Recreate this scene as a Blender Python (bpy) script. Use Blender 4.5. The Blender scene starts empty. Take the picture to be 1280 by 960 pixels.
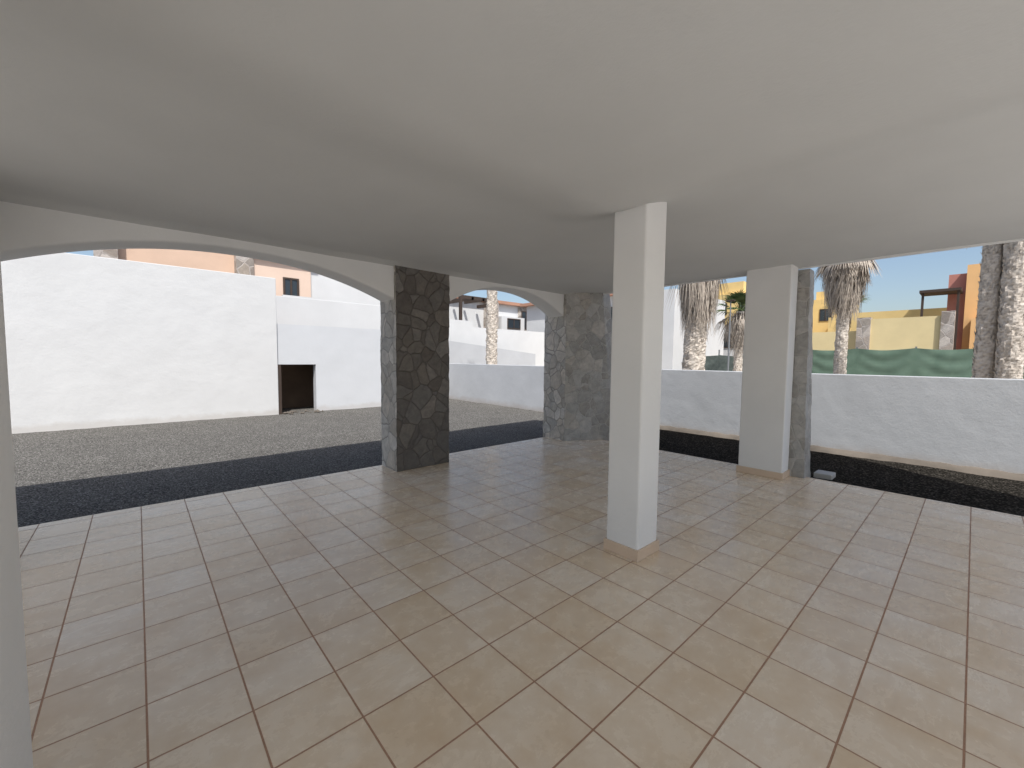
import bpy, bmesh, math, random
from mathutils import Vector, Matrix, noise
random.seed(4)
scene=bpy.context.scene
col=scene.collection
scene.view_settings.view_transform='Standard'
scene.view_settings.look='None'
scene.view_settings.exposure=0

# ---------------------------------------------------------------- materials
def newmat(name):
    m=bpy.data.materials.new(name); m.use_nodes=True
    nt=m.node_tree; b=nt.nodes['Principled BSDF']
    return m,nt,b
def N(nt,t,**kw):
    n=nt.nodes.new(t)
    for k,v in kw.items(): setattr(n,k,v)
    return n
def ramp(nt,stops,fac):
    r=N(nt,'ShaderNodeValToRGB'); e=r.color_ramp.elements
    while len(e)<len(stops): e.new(0.5)
    for i,(p,c) in enumerate(stops):
        e[i].position=p; e[i].color=(c[0],c[1],c[2],1)
    nt.links.new(fac,r.inputs[0]); return r.outputs[0]
def noise_n(nt,vec,scale,detail=4,rough=.55,dist=0):
    n=N(nt,'ShaderNodeTexNoise'); n.inputs['Scale'].default_value=scale
    n.inputs['Detail'].default_value=detail; n.inputs['Roughness'].default_value=rough
    n.inputs['Distortion'].default_value=dist
    nt.links.new(vec,n.inputs['Vector']); return n.outputs[0]
def bump(nt,b,h,strength,dist):
    n=N(nt,'ShaderNodeBump'); n.inputs['Strength'].default_value=strength
    n.inputs['Distance'].default_value=dist
    nt.links.new(h,n.inputs['Height']); nt.links.new(n.outputs[0],b.inputs['Normal']); return n
def mix(nt,a,bb,fac,mode='MIX'):
    n=N(nt,'ShaderNodeMix',data_type='RGBA',blend_type=mode)
    for s,v in ((n.inputs[0],fac),(n.inputs[6],a),(n.inputs[7],bb)):
        if isinstance(v,(int,float)): s.default_value=v
        elif isinstance(v,tuple): s.default_value=(v[0],v[1],v[2],1)
        else: nt.links.new(v,s)
    return n.outputs[2]
def math_n(nt,op,a,b2=None):
    n=N(nt,'ShaderNodeMath',operation=op)
    for i,v in enumerate((a,b2)):
        if v is None: continue
        if isinstance(v,(int,float)): n.inputs[i].default_value=v
        else: nt.links.new(v,n.inputs[i])
    return n.outputs[0]
def pos(nt):
    return N(nt,'ShaderNodeNewGeometry').outputs['Position']

def plaster(name,c,var=.06,rough=.85,bs=.25,stain=None,samt=.5,wav=0):
    m,nt,b=newmat(name); p=pos(nt)
    n1=noise_n(nt,p,1.3,5); n2=noise_n(nt,p,35,5,.6)
    lo=tuple(x*(1-var) for x in c); hi=tuple(min(1,x*(1+var*.5)) for x in c)
    cc=ramp(nt,[(.3,lo),(.7,hi)],n1)
    if stain:
        sep=N(nt,'ShaderNodeSeparateXYZ'); nt.links.new(p,sep.inputs[0])
        n3=noise_n(nt,p,3.5,5,.65)
        f=math_n(nt,'SUBTRACT',math_n(nt,'MULTIPLY',n3,.55),math_n(nt,'MULTIPLY',sep.outputs[2],1.9))
        f=math_n(nt,'MULTIPLY',f,1.6)
        f=math_n(nt,'MINIMUM',math_n(nt,'MAXIMUM',f,0.0),samt)
        cc=mix(nt,cc,stain,f)
    nt.links.new(cc,b.inputs['Base Color']); b.inputs['Roughness'].default_value=rough
    h=n2
    if wav:
        n5=noise_n(nt,p,2.6,3,.5)
        h=math_n(nt,'ADD',n2,math_n(nt,'MULTIPLY',n5,wav))
    bump(nt,b,h,bs,.004); return m

M={}
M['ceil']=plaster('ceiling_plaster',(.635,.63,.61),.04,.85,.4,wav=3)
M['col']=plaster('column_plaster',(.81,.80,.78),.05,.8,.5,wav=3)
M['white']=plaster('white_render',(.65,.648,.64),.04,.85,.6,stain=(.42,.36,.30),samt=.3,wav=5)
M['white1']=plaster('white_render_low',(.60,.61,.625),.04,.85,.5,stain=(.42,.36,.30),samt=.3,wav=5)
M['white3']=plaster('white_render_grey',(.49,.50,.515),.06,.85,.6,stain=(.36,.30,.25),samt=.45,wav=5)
M['white2']=plaster('white_render_clean',(.64,.64,.635),.05)
M['peach']=plaster('peach_render',(.72,.55,.44),.06)
M['peachdark']=plaster('salmon_render',(.66,.47,.35),.10)
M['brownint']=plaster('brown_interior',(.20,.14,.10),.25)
M['yellow']=plaster('yellow_render',(.76,.56,.24),.08)
M['paleyellow']=plaster('pale_yellow_render',(.76,.62,.34),.08)
M['orange']=plaster('orange_render',(.78,.47,.21),.08)
M['red']=plaster('red_render',(.52,.22,.17),.1)
M['terracotta']=plaster('terracotta_roof',(.45,.24,.16),.2)
M['dirt']=plaster('pale_dirt',(.16,.135,.11),.5,.95,1)
M['darkwood']=plaster('dark_wood',(.06,.04,.03),.2)
M['metal']=plaster('grey_metal',(.2,.21,.22),.1,.5)
M['bounce_concrete']=plaster('bounce_concrete',(.70,.68,.65),.12)
M['lowbounce']=plaster('low_bounce_paving',(.27,.265,.255),.12)
M['curbstone']=plaster('pale_kerb_stone',(.42,.41,.39),.15)
M['skirt']=plaster('skirting_tile',(.70,.54,.40),.12,.5)

m,nt,b=newmat('window_glass'); b.inputs['Base Color'].default_value=(.03,.04,.05,1); b.inputs['Roughness'].default_value=.1
M['glass']=m

# floor tiles
TP=.336; TX=-.02; TY=-.05
m,nt,b=newmat('floor_tiles'); p=pos(nt)
mp=N(nt,'ShaderNodeMapping'); nt.links.new(p,mp.inputs[0]); mp.inputs['Location'].default_value=(-TX+TP*40,-TY+TP*40,0)
br=N(nt,'ShaderNodeTexBrick'); br.offset=0; br.squash=1
nt.links.new(mp.outputs[0],br.inputs['Vector'])
br.inputs['Scale'].default_value=1; br.inputs['Brick Width'].default_value=TP; br.inputs['Row Height'].default_value=TP
br.inputs['Mortar Size'].default_value=.0042; br.inputs['Mortar Smooth'].default_value=.15; br.inputs['Bias'].default_value=0
br.inputs['Color1'].default_value=(0,0,0,1); br.inputs['Color2'].default_value=(1,1,1,1); br.inputs['Mortar'].default_value=(.5,.5,.5,1)
tile=ramp(nt,[(0,(.815,.68,.51)),(.35,(.84,.715,.555)),(.7,(.86,.745,.595)),(1,(.88,.78,.645))],br.outputs['Color'])
off=N(nt,'ShaderNodeVectorMath',operation='SCALE'); off.inputs['Scale'].default_value=37.0
nt.links.new(br.outputs['Color'],off.inputs[0])
addv=N(nt,'ShaderNodeVectorMath',operation='ADD'); nt.links.new(p,addv.inputs[0]); nt.links.new(off.outputs[0],addv.inputs[1])
def streak(sx_,sy_,sc=9):
    st=N(nt,'ShaderNodeMapping'); st.inputs['Scale'].default_value=(sx_,sy_,1); nt.links.new(addv.outputs[0],st.inputs[0])
    return noise_n(nt,st.outputs[0],sc,7,.72,.2)
sa=streak(.7,1.6,8); sb=streak(1.0,1.05,7)
sel=N(nt,'ShaderNodeSeparateColor'); nt.links.new(br.outputs['Color'],sel.inputs[0])
n1m=N(nt,'ShaderNodeMix',data_type='FLOAT'); nt.links.new(math_n(nt,'GREATER_THAN',sel.outputs[0],.75),n1m.inputs[0]); nt.links.new(sb,n1m.inputs[2]); nt.links.new(sa,n1m.inputs[3]); n1=n1m.outputs[0]
n3=noise_n(nt,p,90,3,.6)
n4=noise_n(nt,addv.outputs[0],3.2,4,.55)
c1=mix(nt,tile,ramp(nt,[(.32,(.86,.79,.71)),(.6,(1.0,1.0,1.0))],n1),.55,'MULTIPLY')
c1=mix(nt,c1,ramp(nt,[(.36,(.91,.85,.77)),(.6,(1.0,1.0,1.0))],n4),.75,'MULTIPLY')
gro=ramp(nt,[(.3,(.34,.18,.105)),(.7,(.44,.26,.165))],n3)
fin=mix(nt,c1,gro,br.outputs['Fac'])
nt.links.new(fin,b.inputs['Base Color'])
rr=math_n(nt,'ADD',math_n(nt,'MULTIPLY',n1,.34),.09)
rr=math_n(nt,'ADD',rr,math_n(nt,'MULTIPLY',br.outputs['Fac'],.4))
nt.links.new(rr,b.inputs['Roughness']); b.inputs['Specular IOR Level'].default_value=.5
hh=math_n(nt,'SUBTRACT',math_n(nt,'MULTIPLY',n1,.12),br.outputs['Fac'])
bump(nt,b,hh,.5,.003)
M['tile']=m

# stones
def stone(name,cols,mortar,scale=4.2,mw=.05,nlo=.72,dist=.14,hue=.35):
    m,nt,b=newmat(name); p=pos(nt)
    nz=N(nt,'ShaderNodeTexNoise'); nz.inputs['Scale'].default_value=2.4; nz.inputs['Detail'].default_value=6; nt.links.new(p,nz.inputs['Vector'])
    s=N(nt,'ShaderNodeVectorMath',operation='SCALE'); s.inputs['Scale'].default_value=dist; nt.links.new(nz.outputs['Color'],s.inputs[0])
    a=N(nt,'ShaderNodeVectorMath',operation='ADD'); nt.links.new(p,a.inputs[0]); nt.links.new(s.outputs[0],a.inputs[1])
    mp=N(nt,'ShaderNodeMapping'); mp.inputs['Scale'].default_value=(1,1,.9); mp.inputs['Rotation'].default_value=(.3,.4,.2); nt.links.new(a.outputs[0],mp.inputs[0])
    v1=N(nt,'ShaderNodeTexVoronoi',feature='DISTANCE_TO_EDGE'); v2=N(nt,'ShaderNodeTexVoronoi',feature='F1')
    for v in (v1,v2):
        v.inputs['Scale'].default_value=scale; nt.links.new(mp.outputs[0],v.inputs['Vector'])
    sx=N(nt,'ShaderNodeSeparateColor'); nt.links.new(v2.outputs['Color'],sx.inputs[0])
    c=ramp(nt,[(0,cols[0]),(.35,cols[1]),(.7,cols[2]),(1,cols[3])],sx.outputs[0])
    c=mix(nt,c,ramp(nt,[(.0,(1.10,1.0,.88)),(.5,(1,1,1)),(1,(.93,.99,1.05))],sx.outputs[1]),hue,'MULTIPLY')
    n1=noise_n(nt,p,10,9,.75,.5)
    c=mix(nt,c,ramp(nt,[(.3,(nlo,nlo,nlo)),(.7,(1.25,1.23,1.2))],n1),.9,'MULTIPLY')
    dd=math_n(nt,'SUBTRACT',v1.outputs['Distance'],math_n(nt,'MULTIPLY',math_n(nt,'SUBTRACT',n1,.5),.06))
    f=ramp(nt,[(0,(1,1,1)),(mw,(1,1,1)),(mw*2.2,(0,0,0))],dd)
    c=mix(nt,c,mortar,math_n(nt,'MULTIPLY',f,.9))
    nt.links.new(c,b.inputs['Base Color']); b.inputs['Roughness'].default_value=.6
    hgt=math_n(nt,'ADD',math_n(nt,'MINIMUM',v1.outputs['Distance'],.06),math_n(nt,'MULTIPLY',n1,.11))
    hgt=math_n(nt,'ADD',hgt,math_n(nt,'MULTIPLY',sx.outputs[2],.07))
    bump(nt,b,hgt,1,.12)
    return m
M['stone_shaded']=stone('stone_brown_shaded',[(.125,.11,.098),(.15,.135,.121),(.175,.159,.144),(.225,.206,.188)],(.085,.075,.066),5.2,.013,.55)  # shade of the inward pillar front is painted into this stone colour
M['stone_lit']=stone('stone_grey_lit',[(.40,.375,.34),(.48,.452,.412),(.55,.52,.478),(.63,.598,.55)],(.28,.26,.235),4.8,.016,.6)  # outside light on the pillar sides is painted into this paler copy
M['stone_corner']=stone('stone_grey',[(.33,.318,.298),(.385,.371,.35),(.44,.424,.40),(.51,.49,.462)],(.50,.48,.45),5.0,.014,.64)
M['stone_far']=stone('stone_far',[(.25,.21,.18),(.33,.29,.25),(.42,.37,.33),(.55,.5,.45)],(.45,.4,.36),3.2,.03)

def gravel(name,c0,c1,c2,sc=48,var=.1,gap_shade=.45):
    m,nt,b=newmat(name); p=pos(nt)
    v=N(nt,'ShaderNodeTexVoronoi',feature='F1'); v.inputs['Scale'].default_value=sc; nt.links.new(p,v.inputs['Vector'])
    sx=N(nt,'ShaderNodeSeparateColor'); nt.links.new(v.outputs['Color'],sx.inputs[0])
    c=ramp(nt,[(0,c0),(.62,c1),(.88,c2),(1,tuple(q*1.4 for q in c2))],sx.outputs[0])
    c=mix(nt,c,ramp(nt,[(.35,(1,1,1)),(.75,(gap_shade,gap_shade,gap_shade))],v.outputs['Distance']),1.0,'MULTIPLY')  # shade in the gaps between stones is painted into the colour
    n=noise_n(nt,p,1.1,6,.6)
    c=mix(nt,c,ramp(nt,[(.3,(1-var,1-var,1-var)),(.7,(1+var,1+var,1+var))],n),1.0,'MULTIPLY')
    nt.links.new(c,b.inputs['Base Color']); b.inputs['Roughness'].default_value=1
    b.inputs['Specular IOR Level'].default_value=.02
    n2=noise_n(nt,p,30,4,.7)
    h=math_n(nt,'SUBTRACT',n2,v.outputs['Distance'])
    bump(nt,b,h,1,.014)
    return m
M['gravel']=gravel('volcanic_gravel',(.12,.114,.104),(.215,.204,.187),(.31,.296,.272),72,.07,.4)
M['gravel_dark']=gravel('black_gravel',(.018,.016,.013),(.03,.027,.023),(.09,.08,.068),56,.1,.4)
M['earth']=plaster('street_earth',(.38,.34,.29),.2,.95,1)

def barkmat():
    m,nt,b=newmat('palm_bark'); p=pos(nt)
    n=noise_n(nt,p,18,6,.75); v=N(nt,'ShaderNodeTexVoronoi'); v.inputs['Scale'].default_value=14
    mp=N(nt,'ShaderNodeMapping'); mp.inputs['Scale'].default_value=(1,1,1.5); nt.links.new(p,mp.inputs[0]); nt.links.new(mp.outputs[0],v.inputs['Vector'])
    f=math_n(nt,'ADD',math_n(nt,'MULTIPLY',n,.7),math_n(nt,'MULTIPLY',v.outputs['Distance'],.5))
    c=ramp(nt,[(.3,(.30,.255,.21)),(.5,(.48,.42,.355)),(.75,(.64,.575,.50))],f)
    nt.links.new(c,b.inputs['Base Color']); b.inputs['Roughness'].default_value=.95
    bump(nt,b,f,.7,.03); return m
M['bark']=barkmat()
def leafmat(name,a,c):
    m,nt,b=newmat(name); p=pos(nt); n=noise_n(nt,p,7,4,.6)
    nt.links.new(ramp(nt,[(.3,a),(.7,c)],n),b.inputs['Base Color']); b.inputs['Roughness'].default_value=.7
    return m
M['dry']=leafmat('dry_frond',(.32,.265,.215),(.56,.49,.41))
M['green']=leafmat('green_frond',(.045,.08,.02),(.11,.15,.05))
def tarpmat():
    m,nt,b=newmat('green_tarp'); p=pos(nt); n=noise_n(nt,p,3,5,.6,.5)
    nt.links.new(ramp(nt,[(.3,(.095,.155,.11)),(.7,(.125,.19,.14))],n),b.inputs['Base Color']); b.inputs['Roughness'].default_value=.8
    return m
M['tarp']=tarpmat()
M['meshfab']=leafmat('dark_netting',(.07,.09,.08),(.12,.145,.13))

# ---------------------------------------------------------------- helpers
def tag(o,label=None,cat=None,kind=None,group=None):
    if label: o['label']=label
    if cat: o['category']=cat
    if kind: o['kind']=kind
    if group: o['group']=group
    return o
def mk(name,V,F,mats,parent=None,center=True,smooth=False,fm=None):
    V=[Vector(v) for v in V]
    c=Vector((0,0,0))
    if center:
        c=Vector(((min(v.x for v in V)+max(v.x for v in V))/2,(min(v.y for v in V)+max(v.y for v in V))/2,min(v.z for v in V)))
    me=bpy.data.meshes.new(name); me.from_pydata([v-c for v in V],[],F)
    if not isinstance(mats,(list,tuple)): mats=[mats]
    for mm in mats: me.materials.append(mm)
    if fm:
        for pl,i in zip(me.polygons,fm): pl.material_index=i
    if smooth:
        for pl in me.polygons: pl.use_smooth=True
    me.update()
    o=bpy.data.objects.new(name,me); col.objects.link(o); o.location=c
    if parent: sub(o,parent)
    return o
def empty(name,loc,label,cat,group=None):
    e=bpy.data.objects.new(name,None); e.empty_display_size=.3; e.location=loc; col.objects.link(e)
    tag(e,label,cat,group=group); return e
def bx(x0,x1,y0,y1,z0,z1):
    V=[(x0,y0,z0),(x1,y0,z0),(x1,y1,z0),(x0,y1,z0),(x0,y0,z1),(x1,y0,z1),(x1,y1,z1),(x0,y1,z1)]
    F=[(0,3,2,1),(4,5,6,7),(0,1,5,4),(1,2,6,5),(2,3,7,6),(3,0,4,7)]
    return V,F
def boxes(name,L,mat,parent=None,bev=0):
    V=[];F=[]
    for b_ in L:
        v,f=bx(*b_); n=len(V); V+=v; F+=[tuple(i+n for i in q) for q in f]
    o=mk(name,V,F,mat,parent)
    if bev:
        md=o.modifiers.new('bevel','BEVEL'); md.width=bev; md.segments=3
    return o
def sub(o,parent):
    o.parent=parent; o.matrix_parent_inverse=Matrix.Translation(-Vector(parent.location)); return o

# ---------------------------------------------------------------- ground
g=mk('ground',[(-400,-400,-.06),(400,-400,-.06),(400,400,-.06),(-400,400,-.06)],[(0,1,2,3)],M['earth'],center=False)
tag(g,kind='structure')
def sheet(name,x0,x1,y0,y1,z,step,amp,mat,seed=0):
    nx=int((x1-x0)/step)+1; ny=int((y1-y0)/step)+1
    V=[];F=[]
    for j in range(ny+1):
        for i in range(nx+1):
            x=x0+(x1-x0)*i/nx; y=y0+(y1-y0)*j/ny
            V.append((x,y,z+amp*(noise.noise(Vector((x*.9+seed,y*.9,0)))+.5*noise.noise(Vector((x*4,y*4,seed))))))
    for j in range(ny):
        for i in range(nx):
            a=j*(nx+1)+i; F.append((a,a+1,a+nx+2,a+nx+1))
    return tag(mk(name,V,F,mat,center=False,smooth=True),kind='structure')
sheet('gravel_yard',-14,8.66,5.36,14.5,-.025,.12,.014,M['gravel'])
sheet('gravel_strip',6.36,8.66,-9,5.30,-.03,.12,.016,M['gravel_dark'],5)
V=[];F=[]
nY=180
for j in range(nY+1):
    y=-6+11.5*j/nY
    w=.13+.05*noise.noise(Vector((0,y*1.3,2)))+.03*noise.noise(Vector((0,y*7,4)))
    for i in range(7):
        t=i/6; x=8.66-w*(1-t)
        V.append((x,y,-.04+.085*math.sin(t*math.pi*.5)+.02*noise.noise(Vector((x*9,y*6,1)))))
for j in range(nY):
    for i in range(6):
        a=j*7+i; F.append((a,a+7,a+8,a+1))
tag(mk('dirt_bank',V,F,M['dirt'],center=False,smooth=True),kind='structure')
pf=boxes('patio_floor',[(-1.6,6.42,-.95,5.45,-.2,0)],M['tile']); tag(pf,kind='structure')
pf=boxes('bounce_floor',[(-8,6.42,-9,-.952,-.2,-.004)],M['bounce_concrete']); tag(pf,kind='structure')  # pale floor behind the camera, added to bounce sunlight into the porch
pf=boxes('low_bounce_floor',[(-8,-1.602,-.950,5.45,-.2,-.004)],M['lowbounce']); tag(pf,kind='structure')  # out-of-view floor, made dark to cut bounce light from the left

# ---------------------------------------------------------------- porch building
P=empty('porch_building',(3,2,0),'white plastered covered porch with arches and stone-clad pillars','building')
CZ=2.69; RX0=-1.35; RY0=-2.5
def sstep(t):
    t=max(0,min(1,t)); return t*t*(3-2*t)
nx=170; ny=110; V=[];F=[]
xs=[-2.4+(6.30+2.4)*i/nx for i in range(nx+1)]
for j in range(ny+1):
    y=RY0+(5.47-RY0)*j/ny
    for x in xs:
        d=sstep((3.1-x)/.6)*sstep((2.65-y)/.95)
        z=CZ-.125*d+.009*noise.noise(Vector((x*.9,y*.9,0)))+.002*noise.noise(Vector((x*3,y*3,3)))
        z-=.03*sstep((y-4.85)/.18)*(1 if y<5.2 else 0)
        V.append((x,y,z))
for j in range(ny):
    for i in range(nx):
        a=j*(nx+1)+i; F.append((a,a+nx+1,a+nx+2,a+1))
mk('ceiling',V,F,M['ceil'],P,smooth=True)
boxes('roof_slab',[(-2.4,6.305,RY0,5.475,CZ+.018,3.0),(6.302,6.335,RY0,5.50,CZ-.02,3.0),(-7,-2.402,4.0,5.475,CZ-.005,3.0)],M['col'],P,bev=.006)  # last box is an unseen extension added to carry the roof shadow left
boxes('unseen_shadow_block',[(RX0,6.3,RY0,3.2,3.001,6.6)],M['white2'],P)  # unseen volume added above the roof to lengthen its shadow towards the wall
def arch(x0,x1,zs,za,name='arch_wall'):
    y0,y1=5.03,5.41; n=48; V=[];F=[]
    for i in range(n+1):
        t=i/n; x=x0+(x1-x0)*t; u=abs(2*t-1)
        z=zs+(za-zs)*(1-u**2.15)
        r=.022
        V+=[(x,y0,CZ+.017),(x,y0,z+r),(x,y0+r*.3,z+r*.3),(x,y0+r,z),(x,y1-r,z),(x,y1-r*.3,z+r*.3),(x,y1,z+r),(x,y1,CZ+.017)]
    for i in range(n):
        for k in range(7):
            a=8*i+k; F.append((a,a+1,a+9,a+8))
    return mk(name,V,F,M['col'],P,smooth=True)
arch(-.83,2.48,2.24,2.575)
arch(3.285,5.77,2.27,2.62)
def rough_prism(name,base,top,z0,z1,mats,fmfun,parent,amp=.012,step=.04):
    V=[];F=[];fm=[]
    n=len(base); ring=[]
    for k in range(n):
        a=Vector((*base[k],0)); b_=Vector((*base[(k+1)%n],0)); s=max(1,int((b_-a).length/step))
        for i in range(s): ring.append((k,i/s))
    nz=int((z1-z0)/step)
    cx=sum(p[0] for p in base)/n; cy=sum(p[1] for p in base)/n
    for j in range(nz+1):
        t=j/nz; z=z0+(z1-z0)*t
        for k,s in ring:
            a=Vector(base[k]).lerp(Vector(base[(k+1)%n]),s); b_=Vector(top[k]).lerp(Vector(top[(k+1)%n]),s)
            p=a.lerp(b_,t**.8)
            d=Vector((p.x-cx,p.y-cy)).normalized()
            q=noise.noise(Vector((p.x*5,p.y*5,z*5)))*amp+noise.noise(Vector((p.x*14,p.y*14,z*14)))*amp*.6
            V.append((p.x+d.x*q,p.y+d.y*q,z))
    m_=len(ring)
    for j in range(nz):
        for i in range(m_):
            a=j*m_+i; b_=j*m_+(i+1)%m_
            F.append((a,b_,b_+m_,a+m_)); fm.append(fmfun(ring[i][0]))
    return mk(name,V,F,mats,parent,fm=fm,smooth=False)
SM=[M['stone_shaded'],M['stone_lit'],M['stone_corner']]
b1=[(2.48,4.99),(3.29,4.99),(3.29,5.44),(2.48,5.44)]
rough_prism('stone_pillar',b1,b1,-.1,CZ+.015,SM,lambda k:{0:0,1:1,2:1,3:1}[k],P)  # front takes the painted-shade stone, other faces the painted-light copy
bc=[(5.77,4.97),(6.68,4.48),(7.05,4.48),(7.05,5.50),(5.77,5.50)]
tc=[(5.77,4.97),(6.29,4.56),(6.5,4.56),(6.5,5.50),(5.77,5.50)]
rough_prism('stone_pillar',bc,tc,-.1,CZ+.015,SM,lambda k:{0:2,1:2,2:1,3:1,4:1}[k],P)  # left and outer faces take the stone with light painted in
br_=[(6.30,1.385),(6.62,1.385),(6.62,2.0),(6.30,2.0)]
tr_=[(6.30,1.44),(6.5,1.44),(6.5,2.0),(6.30,2.0)]
rough_prism('stone_pillar',br_,tr_,-.1,2.66,SM,lambda k:2,P,amp=.010)
def column(x0,x1,y0,y1):
    c=boxes('column',[(x0,x1,y0,y1,0,CZ+.015)],M['col'],P,bev=.018)
    s=boxes('skirting',[(x0-.014,x1+.014,y0-.014,y1+.014,0.001,.085)],M['skirt'],bev=.003); sub(s,c)
column(2.715,3.0,1.605,1.885)
column(6.01,6.285,1.56,2.08)
column(2.715,3.0,-2.5,-2.2)
column(6.01,6.285,-2.5,-2.0)
boxes('side_wall',[(-3,-.832,5.03,5.41,0,CZ+.017),(-1.15,-.832,4.2,5.03,0,CZ-.03)],M['col'],P,bev=.008)
boxes('side_pier',[(-.75,-.277,1.35,1.865,0,CZ)],M['col'],P,bev=.012)
st_=boxes('kerb_stone',[(6.63,6.86,1.16,1.36,-.06,.03)],M['curbstone'],bev=.012); tag(st_,'low pale kerb stone at the foot of a pillar','kerb stone')

# ---------------------------------------------------------------- garden walls
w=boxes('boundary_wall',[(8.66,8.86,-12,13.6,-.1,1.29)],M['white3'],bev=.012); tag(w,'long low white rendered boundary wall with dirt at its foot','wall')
w=boxes('retaining_wall',[(-14,2.72,12.15,12.45,-.1,3.5)],M['white'],bev=.012); tag(w,'tall plain white rendered retaining wall above grey gravel','wall')
U=empty('utility_enclosure',(3.2,12.2,0),'lower white wall with a small dark doorless opening','wall')
boxes('wall',[(2.722,3.67,12.20,12.44,1.28,2.34),(3.67,6.2,12.20,12.44,-.1,2.34),(6.0,6.2,12.44,13.6,-.1,2.36)],M['white1'],U)
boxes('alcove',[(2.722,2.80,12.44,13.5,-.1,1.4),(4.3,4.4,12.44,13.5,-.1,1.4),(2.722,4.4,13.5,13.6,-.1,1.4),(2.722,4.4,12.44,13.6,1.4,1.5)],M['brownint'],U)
boxes('opening_frame',[(2.725,2.80,12.17,12.439,-.05,1.27)],M['darkwood'],U)
w=boxes('back_boundary_wall',[(6.2,8.66,13.6,13.8,-.1,1.29)],M['white']); tag(w,'short white wall closing the gravel yard','wall')
w=boxes('upper_retaining_wall',[(2.72,7.2,14.2,14.5,-.1,3.32),(7.2,9.3,14.2,14.5,-.1,2.9)],M['white2'],bev=.01); tag(w,'higher white terrace wall behind the lower walls','wall')
V=[];F=[]
for i in range(26):
    cx=random.uniform(2.75,3.75); cy=random.uniform(11.85,12.3); r=random.uniform(.02,.07)
    n=len(V)
    for dx,dy,dz in ((1,0,0),(0,1,0),(-1,0,0),(0,-1,0),(0,0,1),(0,0,-1)):
        q=r*random.uniform(.6,1.2); V.append((cx+dx*q,cy+dy*q,.0+dz*q*.8))
    F+=[(n+0,n+1,n+4),(n+1,n+2,n+4),(n+2,n+3,n+4),(n+3,n+0,n+4),(n+1,n,n+5),(n+2,n+1,n+5),(n+3,n+2,n+5),(n,n+3,n+5)]
tag(mk('rubble',V,F,M['dirt']),'small brown rubble stones at the wall opening','rubble',kind='stuff')

# ---------------------------------------------------------------- houses
def window(parent,face,c,wd,h):
    x,y,z=c; t=.06
    if face=='y':
        fr=boxes('window',[(x-wd/2,x-wd/2+t,y-.04,y+.02,z,z+h),(x+wd/2-t,x+wd/2,y-.04,y+.02,z,z+h),(x-wd/2+t,x+wd/2-t,y-.04,y+.02,z,z+t),(x-wd/2+t,x+wd/2-t,y-.04,y+.02,z+h-t,z+h),(x-t/2,x+t/2,y-.035,y+.02,z+t,z+h-t)],M['darkwood'],parent)
        gl=boxes('glass',[(x-wd/2+t,x+wd/2-t,y-.015,y+.01,z+t,z+h-t)],M['glass'])
    else:
        fr=boxes('window',[(x-.04,x+.02,y-wd/2,y-wd/2+t,z,z+h),(x-.04,x+.02,y+wd/2-t,y+wd/2,z,z+h),(x-.04,x+.02,y-wd/2+t,y+wd/2-t,z,z+t),(x-.04,x+.02,y-wd/2+t,y+wd/2-t,z+h-t,z+h),(x-.035,x+.02,y-t/2,y+t/2,z+t,z+h-t)],M['darkwood'],parent)
        gl=boxes('glass',[(x-.015,x+.01,y-wd/2+t,y+wd/2-t,z+t,z+h-t)],M['glass'])
    sub(gl,fr)
H=empty('terrace_house',(1.5,17,0),'peach house with stone terrace pillars above the white wall','house')
boxes('wall',[(2.95,4.7,16.0,19,0,4.75),(-.78,2.94,17.6,19,0,5.3)],M['peach'],H)
boxes('terrace_facade',[(-.30,2.45,16.3,17.598,0,5.35)],M['peachdark'],H)
boxes('roof_edge',[(2.9,4.85,15.85,19.1,4.75,4.87)],M['terracotta'],H)
boxes('white_wing',[(4.7,9,16.05,18.2,0,5.2)],M['white2'],H)
boxes('garden_parapet',[(-6,-.8,16.1,16.3,0,3.95)],M['white2'],H)
boxes('parapet',[(3.6,5.6,15.2,15.35,2.5,3.5)],M['white2'],H)
boxes('stone_pillar',[(-.78,-.30,16.0,16.4,0,5.2)],M['stone_far'],H)
boxes('stone_pillar',[(2.45,2.94,15.95,16.4,0,5.2)],M['stone_far'],H)
window(H,'y',(4.05,16.0,3.2),.5,1.0)
H=empty('white_villa',(20,24,0),'white villa with stone details and dark wooden pergola','house')
boxes('wall',[(14,27,22,28,0,5.2),(18.1,20.2,21.2,22,0,4.3)],M['white2'],H)
boxes('roof',[(13.7,27.3,21.7,28.3,5.2,5.4)],M['terracotta'],H)
boxes('stone_pillar',[(17.2,18.0,21.4,22,0,5.2)],M['stone_far'],H)
boxes('stone_panel',[(20.3,23.5,21.9,22,3.0,5.1)],M['stone_far'],H)
window(H,'y',(21.0,21.9,3.6),.9,1.3)
window(H,'y',(22.5,21.9,3.6),.9,1.3)
window(H,'y',(19.2,21.2,3.5),1.2,.7)
boxes('pergola',[(13.8,16.6,19.8,20.0,4.9,5.1),(13.8,13.95,19.8,21.7,4.7,4.9),(14.6,14.75,19.8,21.7,4.9,5.05),(15.4,15.55,19.8,21.7,4.9,5.05),(16.4,16.55,19.8,21.7,4.7,4.9),(13.8,13.95,19.8,19.95,0,4.7),(16.4,16.55,19.8,19.95,0,4.7)],M['darkwood'],H)
w=boxes('villa_garden_wall',[(9.3,12.6,17.0,17.25,0,3.35),(12.6,21,17.0,17.25,0,3.05)],M['white2']); tag(w,'high white garden wall of the villa','wall')
V=[(9.6,15.9,-.1),(9.6,16.1,-.1),(16,15.9,-.1),(16,16.1,-.1),(9.6,15.9,2.35),(9.6,16.1,2.35),(16,15.9,1.75),(16,16.1,1.75)]
F=[(0,2,6,4),(3,1,5,7),(4,6,7,5),(2,3,7,6),(1,0,4,5)]
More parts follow.
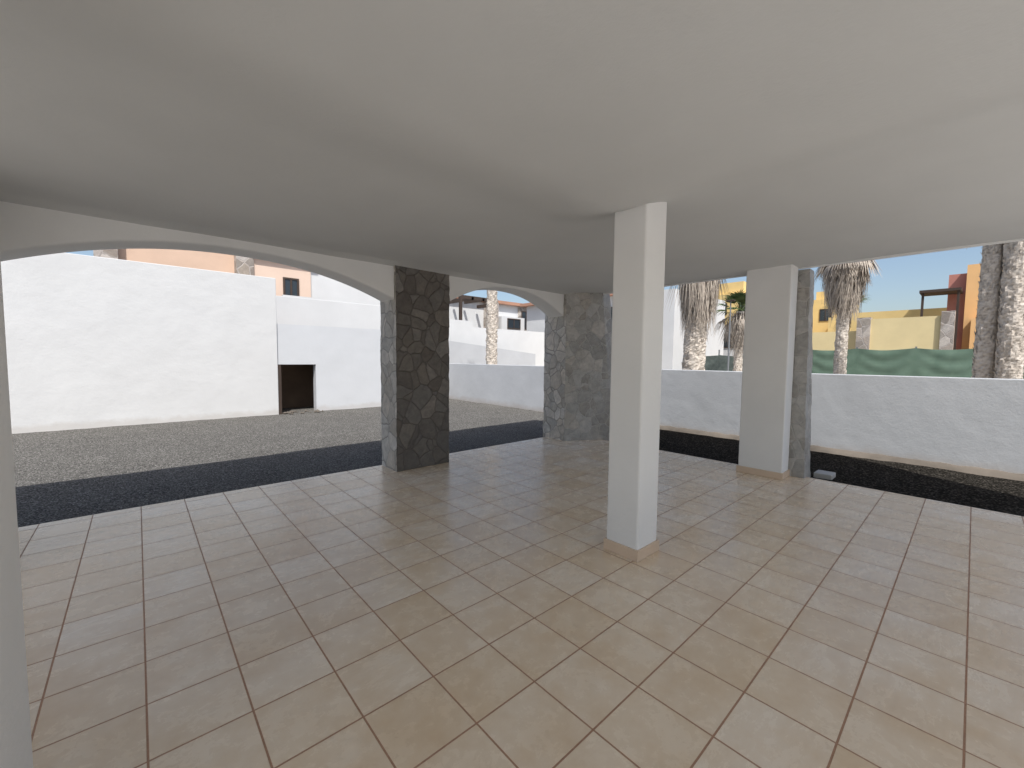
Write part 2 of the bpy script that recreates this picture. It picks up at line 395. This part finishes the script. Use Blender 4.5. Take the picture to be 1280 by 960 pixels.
w=mk('ramp_wall',V,F,M['white3']); tag(w,'white wall with a sloping top beside a ramp','wall')
H=empty('white_house',(21,12,0),'white two storey house with terracotta eaves','house')
boxes('wall',[(18.3,24,9.3,19,0,4.75)],M['white2'],H)
boxes('roof',[(18.0,24.3,11.5,19.3,4.75,4.92)],M['terracotta'],H)
window(H,'x',(18.3,12.6,3.0),.8,1.2); window(H,'x',(18.3,13.9,3.0),.8,1.2)
H=empty('yellow_house',(40,14,0),'distant yellow flat-roofed house with small windows','house')
boxes('wall',[(36,42,11.8,17,0,6.9),(36.5,41,12.8,15,6.9,7.9),(35.2,36,11.2,13.2,0,5.0)],M['yellow'],H)
for yy in (12.5,14.2,15.8): window(H,'x',(36,yy,5.2),.8,1.0)
H=empty('yellow_house',(46,9,0),'far ochre house with stepped parapet','house')
boxes('wall',[(42,48,7.2,9.6,0,6.6),(42.5,48,8.0,9.2,6.6,7.3),(40,44,6.4,7.8,0,4.9)],M['yellow'],H)
window(H,'x',(42,8.4,4.8),.8,1.0)
H=empty('white_block',(25,13,0),'low white flat-roofed building behind the fence','house')
boxes('wall',[(24.5,28,8.2,12.3,0,3.45),(26,28,7.0,8.2,0,2.9)],M['white2'],H)
window(H,'x',(24.5,9.2,2.2),.9,.8); window(H,'x',(24.5,11.0,2.2),.9,.8)
H=empty('garden_wall_with_pillars',(24,2.2,0),'pale yellow wall between two stone-clad pillars','wall')
boxes('wall',[(24.0,24.3,1.0,3.15,0,3.38),(24.4,24.6,3.6,5.5,0,2.9)],M['paleyellow'],H)
boxes('stone_pillar',[(23.9,24.4,3.15,3.62,0,3.45)],M['stone_far'],H)
boxes('stone_pillar',[(23.9,24.4,.62,1.0,0,3.55)],M['stone_far'],H)
H=empty('orange_house',(28,-1,0),'orange stucco house with red corner and dark pergola','house')
boxes('wall',[(26,32,-6,.42,0,5.6),(26.5,32,-6,.0,5.6,6.3),(25,26,-3,.2,0,3.3)],M['orange'],H)
boxes('red_tower',[(26.3,27.5,.422,.95,0,5.3)],M['red'],H)
boxes('roof_canopy',[(24.9,26.28,.52,1.75,4.45,4.56)],M['darkwood'],H)
boxes('canopy_post',[(25.0,25.08,1.6,1.68,0,4.45),(25.0,25.08,.56,.64,0,4.45)],M['darkwood'],H)
boxes('yellow_wing',[(26.3,31,.951,4.2,0,3.9)],M['yellow'],H)
window(H,'x',(26,-.9,3.9),.8,1.0)
def pole(name,x,y,z0,z1,r):
    V=[];F=[]
    for z,rr_ in ((z0,r),(z1,r*.6)):
        for k in range(8): V.append((x+rr_*math.cos(k*.7854),y+rr_*math.sin(k*.7854),z))
    for k in range(8): F.append((k,(k+1)%8,8+(k+1)%8,8+k))
    F.append(tuple(range(8,16)))
    return mk(name,V,F,M['metal'])
L=empty('street_lamp',(16.5,6.2,0),'slim grey street lamp behind the boundary wall','street lamp')
sub(pole('post',16.5,6.2,0,3.7,.04),L)
boxes('lamp_head',[(16.42,16.58,6.05,6.35,3.7,3.75)],M['darkwood'],L,bev=.02)

# ---------------------------------------------------------------- fences
def drape(name,x,y0,y1,zt,mat,parent,amp=.12,sag=.12,span=1.6):
    V=[];F=[]; n=int((y1-y0)/.04); m_=18
    for i in range(n+1):
        y=y0+(y1-y0)*i/n
        u=((y-y0)/span)%1.0; s=4*u*(1-u)
        top=zt-sag*s+.012*noise.noise(Vector((y*2,0,3)))
        for j in range(m_+1):
            t=j/m_; z=top*(1-t)
            fold=math.sin((z+.4*s)*14+noise.noise(Vector((y*.8,z,2)))*2)*.22*s
            d=amp*(.45*noise.noise(Vector((y*1.2+z*.6,z*.8,1)))+.18*noise.noise(Vector((y*4+z*1.2,z*1.5,7)))+fold)
            V.append((x+d,y,z))
    for i in range(n):
        for j in range(m_):
            a=i*(m_+1)+j; F.append((a,a+m_+1,a+m_+2,a+1))
    return mk(name,V,F,mat,parent,smooth=True)
Fe=empty('tarp_fence',(20,2,0),'fence draped with sagging green tarpaulin','fence')
drape('tarp',20,-5,4.6,2.0,M['tarp'],Fe,.10,.07)
for yy in (-4.9,-3.4,-1.8,-.2,1.4,3.0,4.6):
    boxes('post',[(20.15,20.2,yy-.025,yy+.025,0,2.05)],M['metal'],Fe)
Fe=empty('netting_fence',(20,8,0),'dark green netting fence on thin metal posts','fence')
drape('netting',20.1,4.7,13,1.75,M['meshfab'],Fe,.04,.05)
for yy in range(5,14): boxes('post',[(20.15,20.2,yy-.025,yy+.025,0,2.0)],M['metal'],Fe)

# ---------------------------------------------------------------- palms
def palm(x,y,h,r,label,seed,skirt=0.5,skirt_len=.9,nsk=420,dead=18,green=10,fl=.9,lean=(0,0),boots=350):
    rnd=random.Random(seed)
    E=empty('palm_tree',(x,y,0),label,'palm tree')
    V=[];F=[];ns=26
    dz=.045; nl=int((h+.1)/dz)
    for i in range(nl+1):
        z=-.1+i*dz; t=max(0,z/h)
        for a in range(ns):
            an=a*2*math.pi/ns
            s1=((an*5/(2*math.pi)+z*3.1)%1.0); s2=((-an*5/(2*math.pi)+z*3.1)%1.0)
            k=.90+.16*min(s1,s2)+.10*noise.noise(Vector((math.cos(an)*2.5,math.sin(an)*2.5,z*5+seed)))+rnd.uniform(-.04,.04)
            rr=r*(1.12-.20*t)*k
            V.append((x+lean[0]*t+rr*math.cos(an),y+lean[1]*t+rr*math.sin(an),z))
    for i in range(nl):
        for a in range(ns):
            p=i*ns+a;q=i*ns+(a+1)%ns; F.append((p,q,q+ns,p+ns))
    for i in range(boots):
        z=rnd.uniform(.3,h-.1); an=rnd.uniform(0,2*math.pi); t=z/h
        rr=r*(1.12-.2*t)*.93; d=Vector((math.cos(an),math.sin(an),0)); s=Vector((-math.sin(an),math.cos(an),0))
        b0=Vector((x+lean[0]*t,y+lean[1]*t,z))+d*rr; wd=rnd.uniform(.012,.030); up=rnd.uniform(.05,.11); o=rnd.uniform(.01,.035)
        n=len(V); V+=[tuple(b0-s*wd),tuple(b0+s*wd),tuple(b0+s*wd*.6+d*o+Vector((0,0,up))),tuple(b0-s*wd*.6+d*o+Vector((0,0,up)))]
        F.append((n,n+1,n+2,n+3))
    mk('trunk',V,F,M['bark'],E)
    tx,ty=x+lean[0],y+lean[1]
    V=[];F=[];fm=[]
    def strip(pts,wd,mi,side):
        n=len(V)
        for k,p in enumerate(pts):
            ww=wd*(1-k/(len(pts)-1))**.7+.002
            V.append(tuple(p-side*ww)); V.append(tuple(p+side*ww))
        for k in range(len(pts)-1):
            a=n+2*k; F.append((a,a+1,a+3,a+2)); fm.append(mi)
    for i in range(nsk):
        an=rnd.uniform(0,2*math.pi); u=rnd.random(); z0=h-.05-u*skirt_len*.55
        out=skirt*(.35+.65*rnd.random())*(1-.45*u); ln=skirt_len*(.35+.5*rnd.random())
        d=Vector((math.cos(an),math.sin(an),0)); s=Vector((-math.sin(an),math.cos(an),0))
        p0=Vector((tx,ty,z0))+d*r*.8
        pts=[p0,p0+d*out*.7+Vector((0,0,-.02)),p0+d*out*.95+Vector((0,0,-ln*.4))+s*rnd.uniform(-.1,.1),p0+d*out*.8+Vector((0,0,-ln))+s*rnd.uniform(-.2,.2)]
        strip(pts,.014+.014*rnd.random(),0,(s+Vector((0,0,rnd.uniform(-.4,.4)))).normalized())
    def fan(mi,elev,L):
        an=rnd.uniform(0,2*math.pi); d=Vector((math.cos(an)*math.cos(elev),math.sin(an)*math.cos(elev),math.sin(elev)))
        s=Vector((-math.sin(an),math.cos(an),0)); p0=Vector((tx,ty,h-.05))
        tip=p0+d*L*.55; strip([p0,p0+d*L*.3,tip],.02,mi,s)
        for k in range(17):
            a=(k/16-.5)*2.3; e=(d*math.cos(a)+s*math.sin(a)).normalized()
            l=L*.55*(.75+.35*math.cos(a))*rnd.uniform(.85,1.1)
            dr=Vector((0,0,-1))*l*(.75 if mi==0 else .3)
            strip([tip,tip+e*l*.55,tip+e*l+dr],.024,mi,(s*math.cos(a)-d*math.sin(a)).normalized())
    for i in range(dead): fan(0,rnd.uniform(-1.1,.05),fl*rnd.uniform(.8,1.1))
    for i in range(green): fan(1,rnd.uniform(.1,1.3),fl*rnd.uniform(.9,1.15))
    mk('crown',V,F,[M['dry'],M['green']],E,fm=fm)
    return E
palm(15.05,2.6,4.42,.145,'slender palm with shaggy dry brown crown beyond the wall',1,skirt=.52,skirt_len=1.35,nsk=1300,dead=30,green=3,fl=.72)
palm(12.2,-.12,5.9,.145,'palm with rough shaggy grey trunk beyond the wall',2,skirt=.6,skirt_len=.8,nsk=400,dead=20,green=16,fl=1.3,boots=800)
palm(12.0,-.44,6.2,.165,'palm with thick rough trunk beside another palm',3,skirt=.6,skirt_len=.8,nsk=400,dead=20,green=16,fl=1.3,lean=(.1,.06),boots=800)
palm(11.1,5.08,4.6,.27,'stout palm wrapped in a skirt of dead fronds',4,skirt=.42,skirt_len=1.9,nsk=1300,dead=4,green=16,fl=1.2,lean=(0,-.1),boots=700)
palm(10.1,12.4,5.6,.21,'palm trunk rising behind the white garden wall',5,skirt=.4,skirt_len=.8,nsk=300,dead=6,green=14,fl=.9)
palm(18.3,6.5,3.5,.16,'small green palm in front of yellow houses',6,skirt=.5,skirt_len=1.4,nsk=500,dead=10,green=26,fl=1.0)
palm(30,5.0,4.6,.16,'distant small green palm above a pale yellow wall',7,skirt=.5,skirt_len=.8,nsk=200,dead=6,green=26,fl=1.1)

# ---------------------------------------------------------------- light
sund=Vector((-1.0,-1.75,3.0)).normalized()
ld=bpy.data.lights.new('sun','SUN'); ld.energy=5; ld.angle=math.radians(.5); ld.color=(1,.98,.945)
lo=bpy.data.objects.new('sun',ld); lo.rotation_euler=(-sund).to_track_quat('-Z','Y').to_euler(); lo.location=(0,0,20); col.objects.link(lo)
w=bpy.data.worlds.new('World'); scene.world=w; w.use_nodes=True
nt=w.node_tree; bg=nt.nodes['Background']; sk=N(nt,'ShaderNodeTexSky',sky_type='NISHITA'); sk.sun_disc=False
sk.sun_elevation=math.asin(sund.z); sk.sun_rotation=math.atan2(sund.x,sund.y)
sk.air_density=1; sk.dust_density=2.0; sk.ozone_density=.7
nt.links.new(sk.outputs[0],bg.inputs[0]); bg.inputs[1].default_value=.15

# ---------------------------------------------------------------- camera
cd=bpy.data.cameras.new('camera'); cd.sensor_width=36; cd.lens=520/1280*36; cd.clip_start=.05; cd.clip_end=1500
co=bpy.data.objects.new('camera',cd); col.objects.link(co)
psi=math.radians(48); pt=math.atan(32/520); ro=.01
f=Vector((math.cos(psi)*math.cos(pt),math.sin(psi)*math.cos(pt),-math.sin(pt)))
r0=Vector((math.sin(psi),-math.cos(psi),0)); u0=r0.cross(f)
r=r0*math.cos(ro)+u0*math.sin(ro); u=u0*math.cos(ro)-r0*math.sin(ro)
mt=Matrix((r,u,-f)).transposed().to_4x4(); mt.translation=Vector((0,0,1.5)); co.matrix_world=mt
scene.camera=co
